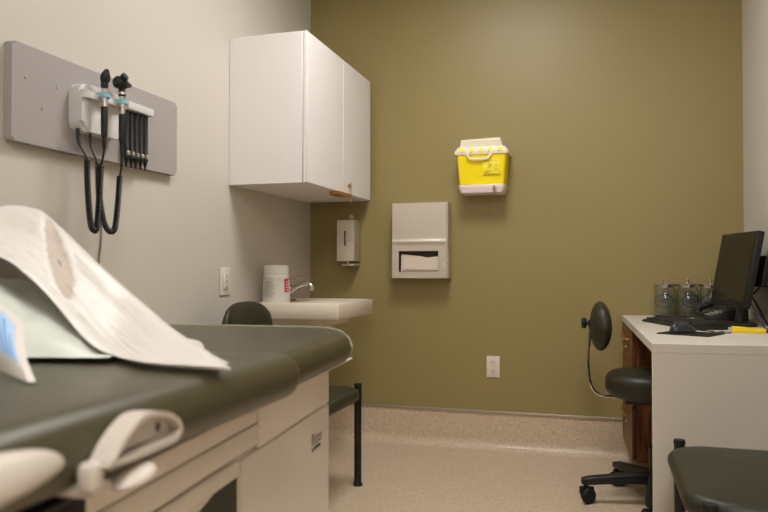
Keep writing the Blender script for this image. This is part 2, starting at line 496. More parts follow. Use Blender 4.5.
# ------------------------------------------------------------------ diagnostic wall board
bd = thing('mounting_board', 'grey rounded mounting board on the pale left wall', 'board', (XL, 2.058, 1.4845))
bm = prism([(y, z) for y, z in rrect(.832, .285, .012)], 0, .001, .03)
bmesh.ops.bevel(bm, geom=[e for e in bm.edges if abs(e.verts[0].co.x-.03) < 1e-5 and abs(e.verts[1].co.x-.03) < 1e-5], offset=.006, segments=3, affect='EDGES')
put('board_panel', bm, 'board', bd)
for y, z in ((1.683, 1.533), (1.811, 1.532), (1.75, 1.455)):
    put('screw', lathe([(0, 0), (.005, 0), (.004, .003), (0, .004)], 12, Matrix.Translation((.03, y-2.05, z-1.4845)) @ Matrix.Rotation(PI/2, 4, 'Y')), 'silver', bd)

XB = XL+.03                                            # face of the board
dk = thing('diagnostic_dock', 'white charging dock holding two scopes on the grey board', 'medical dock', (XB, 1.972, 1.40))
bm = prism([(y, z) for y, z in rrect(.205, .15, .03, 6, 0, .085)], 0, .0005, .05)
bmesh.ops.bevel(bm, geom=[e for e in bm.edges if abs(e.verts[0].co.x-.05) < 1e-5 and abs(e.verts[1].co.x-.05) < 1e-5], offset=.012, segments=4, affect='EDGES')
put('dock_body', bm, 'dock', dk)
# cradle: a shelf that sweeps out from the top of the body to carry both handles
cr = bmesh.new()
out = [(.04, -.102), (.055, -.1), (.066, -.088), (.073, -.065), (.075, -.03), (.075, .03), (.072, .07), (.062, .09), (.05, .1), (.04, .1)]
out = [(p.x, p.y) for p in smooth_path([(a, b, 0) for a, b in out], 4)]
add_prism(cr, out, 2, .112, .136)
cradle = put('cradle_shelf', cr, 'dock', dk)
for y in (-.048, .04):
    put('holder_ring', lathe([(.0135, -.006), (.0185, -.006), (.0185, .006), (.0135, .006), (.0135, -.006)], 20, Matrix.Translation((.09, y, .124))), 'aqua', cradle)
for y in (-.048, .04):
    put('holder_arm', box((.07, y-.014, .114), (.08, y+.014, .134), .003), 'dock', cradle)

def coil(path, n_per_m=150, r=.0072, w=.0033):
    P = smooth_path(path, 40); L = [0.]
    for a, b in zip(P, P[1:]): L.append(L[-1]+(b-a).length)
    tot = L[-1]; turns = tot*n_per_m; N = int(turns*9); pts = []
    j = 0
    for i in range(N+1):
        s = tot*i/N
        while j < len(P)-2 and L[j+1] < s: j += 1
        t = (s-L[j])/max(L[j+1]-L[j], 1e-9)
        c = P[j].lerp(P[j+1], t); T = (P[j+1]-P[j]).normalized()
        U = T.cross(Vector((1, 0, 0))).normalized(); V = T.cross(U)
        a = 2*PI*turns*i/N
        pts.append(c+(U*math.cos(a)+V*math.sin(a))*r)
    return tube(pts, w, 6)

hx = XB+.09
def handle(root, y, ztop, zbot):
    put('grip', lathe([(0, zbot), (.007, zbot), (.0095, zbot+.01), (.0105, zbot+.04), (.0105, ztop-.06), (.0098, ztop-.055), (0, ztop-.055)], 20), 'black_plastic', root)
    put('collar', lathe([(0, ztop-.055), (.0098, ztop-.055), (.0098, ztop), (.0105, ztop+.002), (0, ztop+.002)], 20), 'chrome', root)
# ophthalmoscope
op = thing('ophthalmoscope', 'black ophthalmoscope with slim head, left of the two scopes in the dock', 'medical scope', (hx, 1.924, 1.40))
handle(op, 0, .145, -.01)
bm = bmesh.new()
add_loft(bm, [[(x+ox, y, z) for x, y in rrect(w, d, min(w, d)*.45, 5)] for z, w, d, ox in
              ((.147, .016, .02, 0), (.158, .02, .026, 0), (.165, .018, .022, .0), (.172, .02, .032, .002), (.182, .022, .036, .003), (.193, .021, .03, .004), (.202, .016, .02, .006), (.208, .01, .012, .009))])
put('scope_head', bm, 'black_plastic', op)
put('ring', lathe([(.0099, .128), (.0125, .128), (.0125, .134), (.0099, .134), (.0099, .128)], 18), 'aqua', op)
bm = coil([(-.012, -.063, -.085), (-.012, -.06, -.17), (-.012, -.05, -.26), (-.012, -.04, -.295), (-.012, -.028, -.303), (-.012, -.016, -.29), (-.012, -.006, -.2), (-.012, .001, -.095)])
add_tube(bm, smooth_path([(-.045, -.066, .012), (-.04, -.066, -.03), (-.02, -.066, -.065), (-.012, -.063, -.085)], 6), [.006]*8+[.004]*11, 8)
add_tube(bm, smooth_path([(0, 0, -.01), (0, 0, -.04), (-.006, .003, -.07), (-.012, .001, -.095)], 6), [.006]*7+[.0035]*12, 8)
put('coiled_cord', bm, 'black_plastic', op)
# otoscope
ot = thing('otoscope', 'black otoscope with round head, right of the two scopes in the dock', 'medical scope', (hx, 2.012, 1.40))
handle(ot, 0, .14, -.012)
bm = bmesh.new()
add_lathe(bm, [(0, .142), (.011, .142), (.012, .16), (.009, .168), (.011, .176), (0, .176)], 18)
add_lathe(bm, [(0, -.03), (.012, -.03), (.02, -.022), (.022, -.005), (.019, .008), (.011, .022), (.006, .036), (0, .036)], 20,
          Matrix.Translation((0, 0, .186)) @ Matrix.Rotation(R(-90), 4, 'X') @ Matrix.Rotation(R(10), 4, 'Y'))
add_lathe(bm, [(0, .0), (.012, 0), (.013, .012), (0, .014)], 16, Matrix.Translation((.012, -.012, .2)) @ Matrix.Rotation(R(60), 4, 'Y'))
put('scope_head', bm, 'black_plastic', ot)
put('neck_band', lathe([(.0105, .148), (.0135, .148), (.0135, .156), (.0105, .156), (.0105, .148)], 18), 'silver', ot)
put('ring', lathe([(.0099, .124), (.0125, .124), (.0125, .13), (.0099, .13), (.0099, .124)], 18), 'aqua', ot)
bm = coil([(-.026, -.08, -.1), (-.026, -.077, -.18), (-.022, -.062, -.265), (-.018, -.045, -.297), (-.014, -.03, -.302), (-.012, -.016, -.288), (-.01, -.005, -.21), (-.008, .002, -.12)])
add_tube(bm, smooth_path([(-.06, -.08, .012), (-.055, -.08, -.03), (-.035, -.081, -.075), (-.026, -.08, -.1)], 6), .004, 8)
add_tube(bm, smooth_path([(0, 0, -.012), (0, 0, -.05), (-.004, .004, -.09), (-.008, .002, -.12)], 6), [.0055]*7+[.0035]*12, 8)
put('coiled_cord', bm, 'black_plastic', ot)
# specula dispenser
sp = thing('specula_dispenser', 'rack of five black specula tubes with white top on the grey board', 'medical dispenser', (XB, 2.185, 1.36))
put('rack_top', box((.0005, -.072, .168), (.042, .076, .196), .004), 'dock', sp)
bm = bmesh.new()
add_box(bm, (.0005, -.066, .0), (.006, .066, .17), .001, 1)
put('rack_back', bm, 'dock', sp)
for k in range(5):
    y = -.054+k*.027
    tb = put('specula_tube', lathe([(0, .168), (.0098, .168), (.0098, .018), (.0112, .016), (.0112, .004), (.008, .0), (.004, -.018), (.0025, -.03), (0, -.03)], 16, Matrix.Translation((.02, y, .0))), 'black_plastic', sp)
    put('clip', box((.026, y-.007, .012), (.0325, y+.007, .026), .001, 1), 'silver', tb)
wr = tag(put('power_wire', tube(smooth_path([(XL+.005, 2.03, 1.335), (XL+.005, 2.045, 1.2), (XL+.005, 2.062, 1.1), (XL+.005, 2.05, 1.0), (XL+.005, 2.03, .8), (XL+.005, 2.02, .5), (XL+.012, 2.02, .22), (XL+.012, 2.02, .07), (XL+.07, 2.02, .006)], 6), .0028, 8), 'grey_cord'),
         'thin grey wire running down the pale wall below the grey board', 'wire')

# ------------------------------------------------------------------ sink
sk = thing('wall_sink', 'cream rectangular wall mounted sink in the corner', 'sink', (XL, 3.14, .815))
lx, ly = .46, .54
bm = bmesh.new()
outer = rrect(lx, ly, .012, 4, lx/2, ly/2)
inner = rrect(.31, .4, .07, 4, .285, .28)
deep = rrect(.22, .3, .09, 4, .285, .28)
def ring(o, z, inset=0.): return [(x, y, z) for x, y in o]
add_loft(bm, [ring(rrect(lx-.01, ly-.01, .01, 4, lx/2, ly/2), -.078), ring(outer, -.07), ring(outer, -.006), ring(rrect(lx-.01, ly-.01, .01, 4, lx/2, ly/2), 0),
              ring(rrect(lx-.036, ly-.036, .01, 4, lx/2, ly/2), -.0005), ring(rrect(lx-.046, ly-.046, .01, 4, lx/2, ly/2), -.007),
              ring(inner, -.009), ring(rrect(.29, .38, .07, 4, .285, .28), -.03), ring(deep, -.11)])
for v in bm.verts:
    v.co.x = max(v.co.x, .001)
put('basin', bm, 'porcelain', sk, ang=50)
bm = bmesh.new()
add_loft(bm, [ring(rrect(.31, .40, .05, 4, .19, ly/2), -.0785), ring(rrect(.295, .37, .06, 4, .185, ly/2), -.1), ring(rrect(.25, .32, .1, 4, .18, ly/2), -.16), ring(rrect(.18, .24, .08, 4, .19, ly/2), -.19)])
for v in bm.verts: v.co.x = max(v.co.x, .001)
put('bowl_underside', bm, 'porcelain', sk, ang=60)
put('drain', lathe([(0, 0), (.02, 0), (.022, .002), (0, .003)], 20, Matrix.Translation((.285, .28, -.1095))), 'chrome', sk)
put('drain_pipe', tube(smooth_path([(.19, .33, -.188), (.19, .33, -.3), (.19, .33, -.36), (.13, .33, -.38), (.06, .33, -.36), (.002, .33, -.34)], 6), .018, 12), 'chrome', sk)
fc = thing('sink_faucet', 'chrome lever faucet on the back ledge of the cream sink', 'faucet', (XL+.07, 3.44, .8068))
bm = bmesh.new()
add_loft(bm, [ring(rrect(.06, .14, .025, 5), 0), ring(rrect(.058, .138, .025, 5), .008), ring(rrect(.05, .06, .022, 5), .014), ring(rrect(.044, .046, .02, 5), .03), ring(rrect(.042, .042, .02, 5), .075), ring(rrect(.034, .034, .016, 5), .088)])
put('faucet_base', bm, 'chrome', fc)
P = smooth_path([(.0, 0, .04), (.035, 0, .068), (.075, 0, .088), (.11, 0, .094), (.132, 0, .082), (.134, 0, .07)], 6)
put('spout', tube(P, [.016-.005*i/(len(P)-1) for i in range(len(P))], 14), 'chrome', fc)
put('aerator', lathe([(0, .056), (.013, .056), (.014, .06), (.014, .078), (0, .08)], 16, Matrix.Translation((.134, 0, 0))), 'silver', fc)
P = smooth_path([(-.002, 0, .085), (.006, 0, .108), (.04, 0, .122), (.085, 0, .13), (.10, 0, .131)], 6)
put('lever', tube(P, [.013]*7+[.0085]*6+[.006]*12, 12), 'chrome', fc)

# wipes canister
wp = thing('wipes_canister', 'white wipes canister with grey and red label on the sink ledge', 'canister', (XL+.09, 3.262, .8068))
put('tub', lathe([(0, 0), (.066, 0), (.068, .003), (.0625, .135), (.0605, .138), (0, .138)], 40), 'tub', wp)
put('lid', lathe([(0, .138), (.0605, .138), (.062, .142), (.061, .182), (.058, .186), (.03, .188), (0, .188)], 40), 'tub', wp)
def wrap(a0, a1, z0, z1, dr, nz=1):
    bm = bmesh.new(); n = 16; prev = None
    rr = lambda z: .068-(.0055)*(z-.003)/.122+dr
    for i in range(n+1):
        a = R(a0+(a1-a0)*i/n)
        cur = [bm.verts.new((rr(z)*math.cos(a), rr(z)*math.sin(a), z)) for z in (z0, z1)]
        if prev: bm.faces.new((prev[0], cur[0], cur[1], prev[1]))
        prev = cur
    return bm
lab = put('label', wrap(-135, 45, .022, .128, .0006), 'tub_label', wp)
random.seed(3)
put('label_text', merge(*[wrap(-128+random.random()*10, -66-random.random()*22, .036+k*.0075, .036+k*.0075+.003, .0012) for k in range(10)]), 'text_grey', lab)
red = put('red_block', wrap(-28, 0, .055, .12, .0012), 'red', lab)
put('block_marks', merge(*[wrap(-19, -9, .063+k*.013, .063+k*.013+.006, .0018) for k in range(4)]), 'tub', red)

# ------------------------------------------------------------------ exam table
TH = R(5)
ex = thing('exam_table', 'white exam table with dark green padded top by the left wall', 'exam table', (-.631, 1.65, 0), TH)
# s runs from the far end towards the viewer: local y = -s
def sz(s0, s1, z0, z1, x0, x1, bev=.004): return box((x0, -s1, z0), (x1, -s0, z1), bev, 2)
put('base_core', box((-.57, -1.40, .1), (-.012, -.008, .745), .004), 'table_white', ex)
put('plinth', box((-.53, -1.34, 0), (-.05, -.06, .1), .01), 'black_plastic', ex)
put('end_panel', box((-.575, -.0075, .09), (-.006, .004, .742), .003), 'table_white', ex)
put('upper_panel', sz(-.004, .458, .6525, .744, -.012, 0), 'table_white', ex)
put('lower_panel', sz(-.004, .54, .09, .6495, -.012, 0), 'table_white', ex)
put('fascia_panel', sz(.461, 1.40, .6615, .699, -.012, 0), 'table_white', ex)
put('rail_panel', sz(.461, 1.40, .7005, .745, -.012, -.0015), 'table_white', ex)
bm = bmesh.new()
add_box(bm, (-.012, -1.40, .627), (.001, -.5465, .6555), .006, 3)
add_box(bm, (-.012, -1.40, .38), (.001, -.5465, .47), .006, 3)
add_box(bm, (-.012, -.5525, .46), (.001, -.5465, .635), .002, 1)
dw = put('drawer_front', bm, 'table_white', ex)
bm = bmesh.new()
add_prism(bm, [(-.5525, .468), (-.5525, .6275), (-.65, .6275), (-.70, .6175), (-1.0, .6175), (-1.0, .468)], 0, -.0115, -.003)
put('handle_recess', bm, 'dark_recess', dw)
bm = bmesh.new()
add_prism(bm, [(-.65, .629), (-.70, .6185), (-1.0, .6185), (-1.0, .629)], 0, -.0115, .0005)
add_box(bm, (-.012, -1.395, .468), (.0, -1.0, .63))
put('drawer_lip', bm, 'table_white', dw)
put('lower_drawer', sz(.5465, 1.40, .1, .376, -.012, 0), 'table_white', ex)
# lettering
mt = Matrix(((0, 0, 1, .0006), (1, 0, 0, -.140), (0, 1, 0, .578), (0, 0, 0, 1)))
text_mesh('Ritter', .040, 'ink', ex, mt, 'brand_lettering', .80, off=-.0007, sp=1.08)
mt = Matrix(((0, 0, 1, .0006), (1, 0, 0, -.138), (0, 1, 0, .566), (0, 0, 0, 1)))
text_mesh('by MIDMARK', .0125, 'ink', ex, mt, 'maker_lettering', .92, off=-.0002)

def cushion(outline_fn, s0, s1, x0, x1, ztop, zbot, tilt=0., hinge=0., far_r=.12, near_r=.04):
    """big padded slab, soft rolled edges"""
    w = x1-x0
    n = 10
    pts = []
    def corner(cx, cy, r, a0):
        for k in range(n+1):
            a = R(a0+90*k/n); pts.append((cx+r*math.cos(a), cy+r*math.sin(a)))
    corner(x1-far_r, -s0-far_r, far_r, 0); corner(x0+far_r, -s0-far_r, far_r, 90)
    corner(x0+near_r, -s1+near_r, near_r, 180); corner(x1-near_r, -s1+near_r, near_r, 270)
    # densify the straight runs
    dens = []
    for i in range(len(pts)):
        a = Vector(pts[i]); b = Vector(pts[(i+1) % len(pts)]); d = (b-a).length
        m = max(1, int(d/.05))
        for k in range(m): dens.append(tuple(a.lerp(b, k/m)))
    bm = pad(dens, zbot, ztop, min(.04, (ztop-zbot)*.49), .004, 7)
    if tilt:
        for v in bm.verts:
            s = -v.co.y
            v.co.z += (s-hinge)*math.tan(tilt)
    return bm, dens
bm, dens = cushion(None, -.155, .50, -.60, .055, .824, .745, far_r=.17, near_r=.03)
seat = put('seat_pad', bm, 'vinyl', ex, ang=60)
far = [Vector(p) for p in dens if p[1] > .02]
nor = []
for k in range(len(far)):
    d_ = (far[min(k+1, len(far)-1)]-far[max(k-1, 0)]).normalized(); nor.append(Vector((-d_.y, d_.x)))
def pipe_pt(k, ins, z): q = far[k]+nor[k]*ins; return (q.x, q.y, z)
path = [pipe_pt(0, .028, .747), pipe_pt(0, .002, .765), pipe_pt(0, -.001, .785), pipe_pt(1, .004, .804), pipe_pt(2, .016, .818)]
path += [pipe_pt(k, .022, .8225) for k in range(4, len(far)-2)] + [pipe_pt(len(far)-1, .002, .80), pipe_pt(len(far)-1, .002, .765)]
put('piping', tube(path, .0042, 8), 'vinyl_pipe', seat)
bm, dens = cushion(None, .415, 1.75, -.615, .082, .8245, .746, R(1.9), .42, far_r=.07, near_r=.08)
put('back_pad', bm, 'vinyl', ex, ang=60)
put('pad_board', box((-.58, -1.7, .743), (.03, .12, .7475), .002, 1), 'table_white', ex)
put('back_frame', box((-.56, -1.62, .705), (.03, -1.02, .75), .004), 'rubber', ex)
# moulded white grips on the side of the table
def dloop(bm, outl, t, x0, x1):
    n = len(outl); P = [Vector(p) for p in outl]; inner = []
    for i in range(n):
        d = (P[(i+1) % n]-P[i-1]).normalized(); inner.append(P[i]+Vector((-d.y, d.x))*t)
    A = [bm.verts.new((x0, p.x, p.y)) for p in P]; B = [bm.verts.new((x1, p.x, p.y)) for p in P]
    Ai = [bm.verts.new((x0+.012, p.x, p.y)) for p in inner]; Bi = [bm.verts.new((x1, p.x, p.y)) for p in inner]
    for i in range(n):
        j = (i+1) % n
        bm.faces.new((A[i], A[j], B[j], B[i])); bm.faces.new((B[i], B[j], Bi[j], Bi[i])); bm.faces.new((Bi[i], Bi[j], Ai[j], Ai[i]))
    bm.faces.new(Ai); bm.faces.new(A[::-1])
bm = bmesh.new()
ol = [(-.975, .792), (-.962, .800), (-.966, .812), (-.985, .824), (-1.012, .832), (-1.04, .834), (-1.06, .828), (-1.08, .817), (-1.096, .803), (-1.099, .797), (-1.04, .793)]
ol = [(p.x, p.y) for p in smooth_path([(a, b, 0) for a, b in ol+[ol[0]]], 4)][:-1]
dloop(bm, ol, .0055, .083, .108)
g = put('grip_loop', bm, 'handle_white', ex, ang=50)
bm = bmesh.new()
add_box(bm, (.078, -1.112, .774), (.098, -1.092, .802), .006, 3)
add_box(bm, (-.03, -1.108, .768), (.095, -1.075, .782), .006, 2)
put('grip_bracket', bm, 'handle_white', g)
bm = bmesh.new()
bmesh.ops.create_uvsphere(bm, u_segments=24, v_segments=14, radius=1.)
for v in bm.verts: v.co = Vector((.1+v.co.x*.02, -1.05+v.co.y*.03, .775+v.co.z*.009+v.co.y*.004))
put('release_paddle', bm, 'handle_white', g)
put('slot', box((.094, -.998, .806), (.097, -.99, .816), .002, 1), 'ink', g)
bm = bmesh.new()
bmesh.ops.create_uvsphere(bm, u_segments=30, v_segments=16, radius=1.)
for v in bm.verts:
    v.co = Vector((.1+v.co.x*.022, -1.29+v.co.y*.13, .818+v.co.z*(.028 if v.co.z > 0 else .012)))
put('side_grip', bm, 'handle_white', ex)

# ------------------------------------------------------------------ pillow and white plastic sheet
def smooth_noise(v, sc, seed):
    return noise.noise(Vector((v.x*sc+seed, v.y*sc-seed, v.z*sc+seed*.5)))
pl = thing('pillow', 'pale quilted pillow lying under the white plastic sheet', 'pillow', (-1.0, .995, .8415), R(16.5))
bm = bmesh.new()
NU, NV = 36, 28
PW, PD, PH = .54, .35, .115
def pil(u, v, sgn):
    a = (1-abs(u)**2.6); b = (1-abs(v)**2.6)
    h = (max(a, 0)*max(b, 0))**.55*min(1, 1.2*(1-u))**.85
    k = 1-.10*(1-abs(v))*(abs(u)**3)*1.0
    k2 = 1-.10*(1-abs(u))*(abs(v)**3)
    return Vector((u*PW/2*k, v*PD/2*k2, .006+(PH*h if sgn > 0 else -.006*h)))
top = [[bm.verts.new(pil(-1+2*i/NU, -1+2*j/NV, 1)) for j in range(NV+1)] for i in range(NU+1)]
bot = [[(top[i][j] if i in (0, NU) or j in (0, NV) else bm.verts.new(pil(-1+2*i/NU, -1+2*j/NV, -1))) for j in range(NV+1)] for i in range(NU+1)]
for i in range(NU):
    for j in range(NV):
        bm.faces.new((top[i][j], top[i+1][j], top[i+1][j+1], top[i][j+1]))
        bm.faces.new((bot[i][j], bot[i][j+1], bot[i+1][j+1], bot[i+1][j]))
for v in bm.verts:
    if v.co.z > .0065: v.co.z += .018*smooth_noise(v.co, 9, 3)+.010*smooth_noise(v.co, 22, 7)-.006*abs(math.sin(v.co.x*26+2*v.co.y*9)); v.co.y += .012*smooth_noise(v.co, 12, 11)
put('pillow_cover', bm, 'pillow', pl, ang=80)

HU, HV = 5.15, 1.75
SHEET = [
[(-1.146, 0.855, 0.853), (-1.091, 0.865, 0.93), (-0.991, 0.885, 1.03), (-0.888, 0.9, 1.0), (-0.854, 0.91, 0.977), (-0.815, 0.92, 0.94), (-0.751, 0.925, 0.875), (-0.71, 0.93, 0.853), (-0.613, 0.868, 0.853), (-0.532, 0.853, 0.853), (-0.466, 0.855, 0.853)],
[(-1.167, 0.873, 0.853), (-1.112, 0.883, 0.94), (-1.012, 0.903, 1.046), (-0.911, 0.923, 1.025), (-0.874, 0.936, 1.007), (-0.838, 0.946, 0.976), (-0.767, 0.955, 0.906), (-0.713, 0.956, 0.865), (-0.616, 0.897, 0.849), (-0.536, 0.874, 0.844), (-0.468, 0.856, 0.842)],
[(-1.21, 0.912, 0.856), (-1.155, 0.922, 0.955), (-1.055, 0.942, 1.066), (-0.955, 0.967, 1.056), (-0.914, 0.983, 1.045), (-0.879, 0.993, 1.022), (-0.8, 1.008, 0.945), (-0.729, 1.003, 0.896), (-0.631, 0.949, 0.866), (-0.543, 0.904, 0.853), (-0.473, 0.863, 0.843)],
[(-1.275, 0.97, 0.86), (-1.22, 0.98, 0.97), (-1.12, 1.0, 1.09), (-1.018, 1.03, 1.092), (-0.971, 1.05, 1.089), (-0.937, 1.06, 1.075), (-0.846, 1.08, 0.989), (-0.756, 1.07, 0.928), (-0.655, 1.02, 0.883), (-0.553, 0.94, 0.863), (-0.482, 0.875, 0.842)],
[(-1.305, 1.06, 0.856), (-1.25, 1.07, 0.92), (-1.15, 1.09, 0.968), (-1.048, 1.12, 0.969), (-1.001, 1.14, 0.967), (-0.967, 1.15, 0.957), (-0.876, 1.17, 0.897), (-0.786, 1.16, 0.855), (-0.685, 1.11, 0.853), (-0.575, 0.985, 0.856), (-0.488, 0.887, 0.853)],
[(-1.325, 1.12, 0.852), (-1.27, 1.13, 0.853), (-1.17, 1.15, 0.853), (-1.068, 1.18, 0.853), (-1.021, 1.2, 0.853), (-0.987, 1.21, 0.853), (-0.896, 1.23, 0.853), (-0.806, 1.22, 0.853), (-0.705, 1.17, 0.853), (-0.6, 1.02, 0.852), (-0.49, 0.893, 0.851)]]
def cr(a, b, c, d, t):
    return .5*((2*b)+(c-a)*t+(2*a-5*b+4*c-d)*t*t+(3*b-a-3*c+d)*t**3)
def dense(row, n):
    P = [Vector(p) for p in row]; P = [P[0]*2-P[1]]+P+[P[-1]*2-P[-2]]; o = []
    for i in range(1, len(P)-2):
        for k in range(n): o.append(cr(P[i-1], P[i], P[i+1], P[i+2], k/n))
    o.append(P[-2]); return o
rows = [dense(r, 24) for r in SHEET]
cols = [dense([rows[i][j] for i in range(len(rows))], 24) for j in range(len(rows[0]))]
bm = bmesh.new()
nu, nv = len(cols), len(cols[0])
hole = set()
V = []
for i in range(nu):
    V.append([])
    for j in range(nv):
        p = cols[i][j].copy()
        u, v = i/24, j/24
        e = min(1, v*3, (10-u)*1.2+.1)
        w = max(.15, min(1, (9.5-u)/4))
        k = .014*smooth_noise(p, 6, 1)*w+.009*smooth_noise(p, 15, 5)*w+.003*smooth_noise(p, 40, 2)*w*w
        # long creases running down towards the pointed corner
        k += .002*(abs(smooth_noise(Vector((u*.35, v*2.6, .3)), 1.6, 9))*2-.5)*min(1, u/5)*w
        du, dv = (u-HU-.18*(HV-v))/.34, (v-HV)/1.0
        q = du*du+dv*dv
        if q < 1.6: k -= .012*max(0, 1-q/1.6)
        p.y -= (k-.003)*e*.8; p.z += (k-.006)*e*.6
        lo = .849
        p.z = max(p.z, lo)
        V[-1].append(bm.verts.new(p))
for i in range(nu-1):
    for j in range(nv-1):
        f = bm.faces.new((V[i][j], V[i+1][j], V[i+1][j+1], V[i][j+1]))
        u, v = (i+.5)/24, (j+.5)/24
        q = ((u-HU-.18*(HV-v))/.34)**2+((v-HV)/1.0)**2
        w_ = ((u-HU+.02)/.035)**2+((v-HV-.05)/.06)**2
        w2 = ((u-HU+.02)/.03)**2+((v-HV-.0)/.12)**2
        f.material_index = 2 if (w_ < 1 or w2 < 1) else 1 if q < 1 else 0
sheet = put('plastic_sheet', bm, 'bag', None, ang=180)
sheet.data.materials.append(M['bag_hole']); sheet.data.materials.append(M['bag_spot'])
sheet.location.z = -.004
md = sheet.modifiers.new('thickness', 'SOLIDIFY'); md.thickness = .0016; md.offset = 1
tag(sheet, 'crumpled white plastic sheet draped over the pillow on the exam table', 'plastic sheet')

fl = thing('package_flap', 'folded white packaging flap with pale blue print in front of the pillow', 'packaging', (-.745, .765, .847))
o_ = Vector((-.745, .765, .847))
def flap_pt(a, b, d=0.):      # a along the lower edge, b up the flap
    BL = Vector((-.752, .765, .851)); BR = Vector((-.626, .688, .8485)); TR = Vector((-.745, .80, .903)); TL = Vector((-.93, .87, .975))
    p = (BL.lerp(BR, a)).lerp(TL.lerp(TR, a), b)
    n = (BR-BL).cross(TL-BL).normalized()
    if n.y > 0: n = -n
    return p+n*(d+.006*math.sin(b*PI)*(.6+.4*a)) - o_
def flap_patch(a0, a1, b0, b1, d0, d1, n=10):
    bm = bmesh.new()
    A = [[bm.verts.new(flap_pt(a0+(a1-a0)*i/n, b0+(b1-b0)*j/n, d1)) for j in range(n+1)] for i in range(n+1)]
    B = [[bm.verts.new(flap_pt(a0+(a1-a0)*i/n, b0+(b1-b0)*j/n, d0)) for j in range(n+1)] for i in range(n+1)]
    for i in range(n):
        for j in range(n):
            bm.faces.new((A[i][j], A[i+1][j], A[i+1][j+1], A[i][j+1])); bm.faces.new((B[i][j], B[i][j+1], B[i+1][j+1], B[i+1][j]))
    for i in range(n):
        for (x, y) in ((0, 0), (n, 0)): pass
        bm.faces.new((A[i][0], B[i][0], B[i+1][0], A[i+1][0])); bm.faces.new((A[i][n], A[i+1][n], B[i+1][n], B[i][n]))
        bm.faces.new((A[0][i], A[0][i+1], B[0][i+1], B[0][i])); bm.faces.new((A[n][i], B[n][i], B[n][i+1], A[n][i+1]))
    return bm
put('flap_sheet', flap_patch(0, 1, 0, 1, 0, .008), 'flap', fl, ang=50)
pr_ = put('blue_panel', flap_patch(.0, .95, .27, .97, .008, .0086), 'blue_pale', fl, ang=50)
put('print_bars', merge(flap_patch(.5, .6, .36, .92, .0086, .0092), flap_patch(.68, .71, .34, .9, .0086, .0092), flap_patch(.77, .80, .34, .9, .0086, .0092), flap_patch(.86, .88, .34, .7, .0086, .0092)), 'blue', pr_, ang=50)


# ------------------------------------------------------------------ guest chairs
def make_chair(label, loc, rz):
    t = thing('guest_chair', label, 'chair', loc, rz, None)
    # seat: front (+y) bulges, waterfall edge
    out = []
    for x, y in rrect(.58, .44, .09, 7):
        if y > 0: y += .045*(1-(x/.29)**2)
        out.append((x, y-.0))
    dens = []
    for i in range(len(out)):
        a = Vector(out[i]); b = Vector(out[(i+1) % len(out)]); m = max(1, int((b-a).length/.03))
        for k in range(m):
            q = a.lerp(b, k/m)
            dens.append((q.x, q.y))
    for i, (x, y) in enumerate(dens):
        pass
    bm = pad(dens, .395, .452, .026, .012, 6)
    put('seat', bm, 'chair_vinyl', t, ang=60)
    put('seat_underside', box((-.24, -.17, .384), (.24, .18, .398), .004), 'black_plastic', t)
    r = .0165
    for sx in (-1, 1):
        lg = put('leg', tube([(sx*.31, .2, .012), (sx*.31, .2, .447)], r, 16), 'black_metal', t)
        put('end_cap', lathe([(0, .447), (.0172, .447), (.0178, .451), (.016, .458), (0, .459)], 18, Matrix.Translation((sx*.31, .2, 0))), 'rubber', lg)
        put('foot', lathe([(0, 0), (.021, 0), (.021, .008), (.017, .014), (0, .014)], 18, Matrix.Translation((sx*.31, .2, 0))), 'rubber', lg)
        lg = put('leg', tube(smooth_path([(sx*.29, -.215, .012), (sx*.29, -.2, .3), (sx*.29, -.19, .45), (sx*.27, -.205, .60), (sx*.21, -.225, .74)], 6), .0145, 14), 'black_metal', t)
        put('foot', lathe([(0, 0), (.019, 0), (.019, .008), (.0155, .014), (0, .014)], 18, Matrix.Translation((sx*.29, -.215, 0))), 'rubber', lg)
        put('side_rail', tube([(sx*.31, .2, .40), (sx*.29, -.195, .385)], .011, 10), 'black_metal', t)
    put('cross_rail', tube([(-.31, .15, .374), (.31, .15, .374)], .011, 10), 'black_metal', t)
    # backrest: curved pad
    bm = bmesh.new(); rings = []
    n = 14
    for k in range(n+1):
        u = -1+2*k/n; x = u*.225
        hh = .125*(1-abs(u)**3.2)**.5+.006
        yy = -.212+.03*(u*u)
        th = .022*(1-abs(u)**6)**.5+.003
        rings.append([(x, yy+th*math.cos(a), .705+hh*(abs(math.sin(a))**.7)*(1 if math.sin(a) > 0 else -1)) for a in [2*PI*q/24 for q in range(24)]])
    add_loft(bm, rings)
    put('backrest', bm, 'chair_vinyl', t, ang=70)
    return t
gc = make_chair('dark green padded chair between the exam table and the sink', (-1.243, 2.785, 0), R(-90))
copy_tree(gc, (.435, 2.055, 0), R(90), 'dark green padded chair in front of the white desk side')

